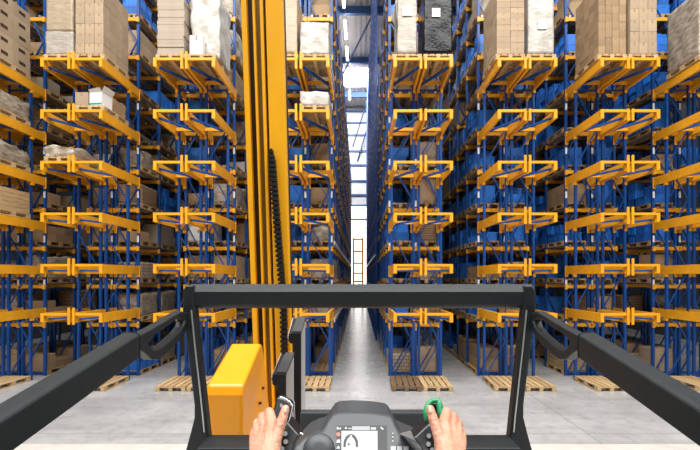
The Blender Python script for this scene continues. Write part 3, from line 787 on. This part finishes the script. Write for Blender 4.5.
# console
ZA, ZB = P(0, 411.5, 1.0).z, P(0, 475, .85).z; SL = (ZB - ZA) / (.85 - 1.0)
def con(px, py, off=0.):
    return P(px, py, (EYE - ZA + SL) / ((py - CY) / F + SL) - off)
out = [(313, 433), (319, 431.5), (322.5, 430), (327, 421.5), (331.5, 414.8), (337, 412.2), (350, 411.4), (367, 411.9), (380, 413.3), (389, 415), (393.5, 418.5), (396.5, 426), (401, 434.5), (412, 439.5), (421, 443.5), (431, 452), (436, 475), (286, 475), (290, 458), (295, 446), (303, 438)]
fr = [con(a, b) for a, b in out]; bk = [p + Vector((0, .16, -.02)) for p in fr]
CO = MB().prism(fr, bk).build('console', 'dark_mid', T, bevel=.007, seg=3)
MB().box(-.10, .10, 1.05, 1.34, 1.449, 2.42).build('console_leg', 'dark', T)
def slab(name, pts, m, off=.0015, th=.0012, parent=None):
    f = [con(a, b, off + th) for a, b in pts]; k = [con(a, b, off) for a, b in pts]
    return MB().prism(f, k).build(name, m, parent or CO)
def rect(x0, y0, x1, y1): return [(x0, y0), (x1, y0), (x1, y1), (x0, y1)]
slab('screen_bezel', rect(336.5, 425.5, 387, 474), 'screen_dark', .0008, .001)
slab('display', rect(341.5, 430.8, 377.5, 474), 'screen', .0019)
slab('status_bar', rect(352, 426.2, 370, 430.2), 'screen_grey', .0019)
slab('gauge', [(343.2, 447), (343.6, 441), (345.5, 436.8), (348.5, 434.4), (351, 433.9), (353.5, 434.4), (356, 436.8), (358, 441), (358.3, 447), (355.8, 447), (355.4, 442), (354, 438.6), (352.4, 437), (351, 436.6), (349.4, 437), (347.6, 438.6), (346.2, 442), (345.8, 447)], 'screen_dark', .0032)
slab('gauge_needle', [(347.9, 442.6), (350.6, 444.2), (347.9, 445.8)], 'screen_dark', .0032)
slab('gauge_pointer', [(350.0, 435.2), (352, 435.2), (352, 438.4), (350, 438.4)], 'screen', .0046)
slab('status_icon', rect(364.2, 436.0, 365.2, 439.5), 'screen_grey', .0032)
def disc(px, py, r, n=16): return [(px + r * math.cos(2 * PI * i / n), py + r * math.sin(2 * PI * i / n)) for i in range(n)]
slab('warning_icon', disc(338.4, 434.4, 2.1), 'icon_red', .002)
for pts in ([(337, 439.7), (340, 439.2), (340.3, 442.8), (336.3, 442.8)], [(338.3, 445.3), (340.3, 448.6), (336.3, 448.6)],
            rect(336.8, 427, 338.6, 429.6), rect(339.4, 427.6, 341, 429.4), rect(345, 427.2, 347, 429), rect(348.2, 428, 351.4, 428.9),
            rect(371, 427.4, 376, 429.6), [(380, 427.2), (381.6, 426.9), (384, 429.4), (382.6, 430)]):
    slab('status_icon', pts, 'icon', .002)
for i in range(3): slab('indicator_dot', disc(392.8, 433.3 + 3.8 * i, .8, 8), 'button', .001)
for i in range(3): slab('push_button', rect(390.8 + 6.4 * i, 446.2, 395.8 + 6.4 * i, 451), 'button', .001, .003)
# round steering knob on the left lobe
c = con(319, 450, .0); ax = Vector((0, -.75, .55)).normalized()
MB().tube([c - ax * .01, c + ax * .004, c + ax * .010, c + ax * .011], [.036, .036, .032, .012], 28).build('steering_knob', 'dark_mid', CO, smooth=True)

# hand controls
def ctrl(pts, y, th, name, m, parent, bevel=.002, tilt=0.):
    f = [P(a, b, y + (b - 420) * tilt) for a, b in pts]; k = [p + Vector((0, th, -.004)) for p in f]
    return MB().prism(f, k).build(name, m, parent, bevel=bevel)
LJ = ctrl([(276.7, 397.4), (280, 397), (285, 398.8), (289.5, 401.5), (292, 406), (291, 412), (289, 419.5), (287, 422.5), (282, 429), (272, 428.2), (270.2, 423.7), (272.5, 411)], .800, .03, 'hand_control', 'pad', T, .004, tilt=-.0012)
ctrl([(287.3, 421.5), (299, 434.7), (294, 446), (291, 456), (277, 456), (280, 430)], .790, .05, 'control_arm', 'pad', T, .003, tilt=-.0012)
MB().tube([P(a, b, .796 - (b - 420) * .0012) for a, b in ((280, 396.8), (285, 398.5), (290, 401.5), (292.5, 406), (291.4, 412), (289.5, 419.5), (288, 422.5), (293, 428.5), (299, 434.8))], .0009, 6).build('silver_edge', 'silver', T)
MB().tube([P(a, b, .83) for a, b in ((293.8, 401), (294.3, 415), (295, 429), (298, 432), (303, 434.5))], .0016, 6).build('silver_edge', 'silver', T)
for a, b in ((285.2, 433.8), (285.6, 441.8), (282, 448.8)):
    y = .788 - (b - 420) * .0012
    MB().tube([P(a, b, y + .004), P(a, b, y - .003)], [.0046, .0042], 14).build('round_button', 'button', T)
for a, b, w, h in ((281.2, 405.5, 1.2, 1.8), (275, 420, 2.0, 1.6)):
    ctrl(rect(a - w, b - h, a + w, b + h), .7975 - (b - 420) * .0012, .002, 'white_mark', 'white_tag', T, 0)
# green handle ring on the right
ring = [(426.3, 421), (425.4, 412), (427.6, 404.8), (432, 401.2), (437.6, 400), (439.4, 405), (440.6, 413), (439.6, 417.5)]
MB().tube([P(a, b, .80 - (b - 420) * .0012) for a, b in ring], [.0042, .0052, .0056, .0056, .006, .0066, .0064, .0042], 10).build('green_handle', 'green', T, smooth=True)
RJ = ctrl([(428, 404), (438, 401.5), (441.5, 408), (443, 416), (441.8, 427), (436, 433), (428, 426)], .812, .03, 'hand_control', 'pad', T, .003, tilt=-.0012)
ctrl(rect(438.6, 418.6, 441.4, 423), .806, .004, 'white_mark', 'white_tag', T, 0)
ctrl([(428.7, 423.7), (413.3, 438), (420, 446), (425, 456), (440, 456), (437, 430)], .790, .05, 'control_arm', 'pad', T, .003, tilt=-.0012)
MB().quadbox([P(400, 434, .9), P(420, 443, .86), P(420, 443.5, .9), P(400, 434.6, .94), P(402, 432.8, .9), P(427, 427, .86), P(427, 427.5, .9), P(402, 433, .94)]).build('silver_edge', 'silver', T)
for a, b in ((429, 436), (428.5, 444.2), (432.4, 450)):
    y = .788 - (b - 420) * .0012
    MB().tube([P(a, b, y + .004), P(a, b, y - .003)], [.0046, .0042], 14).build('round_button', 'button', T)

# ------------------------------------------------------------------ the driver's hands and forearms
def hand():
    m = MB()
    def chain(pts):
        pp = [(P(a, b, y), r) for a, b, y, r in pts]
        for (p, r), (q, s) in zip(pp, pp[1:]): m.capsule(p, q, r, s)
    W = (267, 478, .675, .026)
    chain([(258, 560, .50, .040), (263, 520, .58, .034), W])
    chain([W, (271.5, 424, .772, .0125), (269.3, 412, .805, .0098), (271.5, 420, .838, .0088), (276, 427, .835, .0080)])
    chain([W, (265, 428, .775, .0125), (262.6, 416.5, .808, .0100), (265, 425, .840, .0090), (271, 432, .838, .0080)])
    chain([W, (259, 434, .770, .0120), (257.2, 423.5, .800, .0094), (259.5, 432, .832, .0085), (266, 438, .832, .0078)])
    chain([W, (255, 442, .758, .0115), (253.8, 432.5, .785, .0084), (256, 440, .812, .0076), (262, 445, .815, .0070)])
    chain([(266, 470, .69, .020), (272.5, 447, .725, .0135), (277.8, 432, .742, .0108), (282.4, 419, .757, .0098), (285.4, 409, .768, .0082)])
    chain([(274, 446, .73, .014), (271, 434, .755, .0125)])
    chain([(268, 455, .72, .020), (263, 440, .755, .016)])
    return m
hm = hand()
me_l = hm.mesh('hand', 'skin')
hm2 = MB(); hm2.v = [(-x - .0045, y, z) for x, y, z in hm.v]; hm2.f = [tuple(reversed(f)) for f in hm.f]; hm2.m = hm.m
def remesh(mbs):
    a = MB()
    for q in mbs:
        b = len(a.v); a.v += q.v; a.f += [tuple(i + b for i in f) for f in q.f]; a.m += q.m
    me = a.mesh('person', 'skin')
    o = bpy.data.objects.new('tmp_body', me); COL.objects.link(o)
    r = o.modifiers.new('r', 'REMESH'); r.mode = 'VOXEL'; r.voxel_size = .0022
    s = o.modifiers.new('s', 'SMOOTH'); s.factor = .5; s.iterations = 6
    dg = bpy.context.evaluated_depsgraph_get()
    n = bpy.data.meshes.new_from_object(o.evaluated_get(dg)); bpy.data.objects.remove(o)
    n.materials.clear(); n.materials.append(M['skin'])
    n.polygons.foreach_set('use_smooth', [True] * len(n.polygons)); return n
pm = add('person', remesh([hm, hm2]))
tag(pm, 'person driving the truck, both bare hands gripping the controls with thumbs raised', 'person')
for s in (1, -1):
    p = P(285.2, 410.5, .7585)
    x = p.x if s > 0 else -p.x - .0045
    nl = MB().capsule((x, p.y, p.z - .003), (x + s * .0006, p.y + .004, p.z + .003), .0042, .0038, 10)
    nl.build('thumbnail', 'nail', pm, smooth=True)

# ------------------------------------------------------------------ light, camera
def area(name, loc, sx, sy, power, col=(1, .985, .955), rot=(0, 0, 0)):
    d = bpy.data.lights.new(name, 'AREA'); d.shape = 'RECTANGLE'; d.size = sx; d.size_y = sy; d.energy = power; d.color = col
    o = bpy.data.objects.new(name, d); COL.objects.link(o); o.location = loc; o.rotation_euler = rot; return o
area('hall_lamps', (0, 2.0, 20.5), 26, 5, 5900)
area('hall_lamps_rear', (0, -5.0, 20.5), 26, 4, 4800)
for a in (-9.05, -6.1, -3.1, .05, 3.1, 5.85, 8.6):
    area('aisle_lamps', (a, 27, 21.2), .5, 30, 70 if a != .05 else 380)
for y in (25.5, 29.1, 32.2, 35.8, 39.7): area('roof_fill', (-.95, y, 21.2), .12, 1.9, 18, rot=(PI, 0, 0))  # added upward fill beside the strip lights, brightens the roof sheet
area('end_fill', (0, 36.5, 21.6), 3, 3, 2200, (1, 1, 1), rot=(.45, 0, 0))  # added fill lamp, brightens the ladder frame and end wall
w = bpy.data.worlds.new('World'); SC.world = w; w.use_nodes = True
w.node_tree.nodes['Background'].inputs[0].default_value = (.95, .97, 1, 1)
w.node_tree.nodes['Background'].inputs[1].default_value = .05
cd = bpy.data.cameras.new('Camera'); cam = bpy.data.objects.new('Camera', cd); COL.objects.link(cam)
cam.location = (0, 0, EYE); cam.rotation_euler = (PI / 2, 0, 0)
cd.sensor_width = 36; cd.lens = 36 * F / 700; cd.shift_x = -(CX - 350) / 700; cd.shift_y = (CY - 225) / 700
cd.clip_start = .02; cd.clip_end = 300
SC.camera = cam
SC.view_settings.view_transform = 'Standard'; SC.view_settings.look = 'None'; SC.view_settings.gamma = 1; SC.view_settings.exposure = 0.1
SC.view_settings.use_curve_mapping = False
SC.cycles.use_denoising = True
SC.cycles.max_bounces = 8
SC.cycles.diffuse_bounces = 2
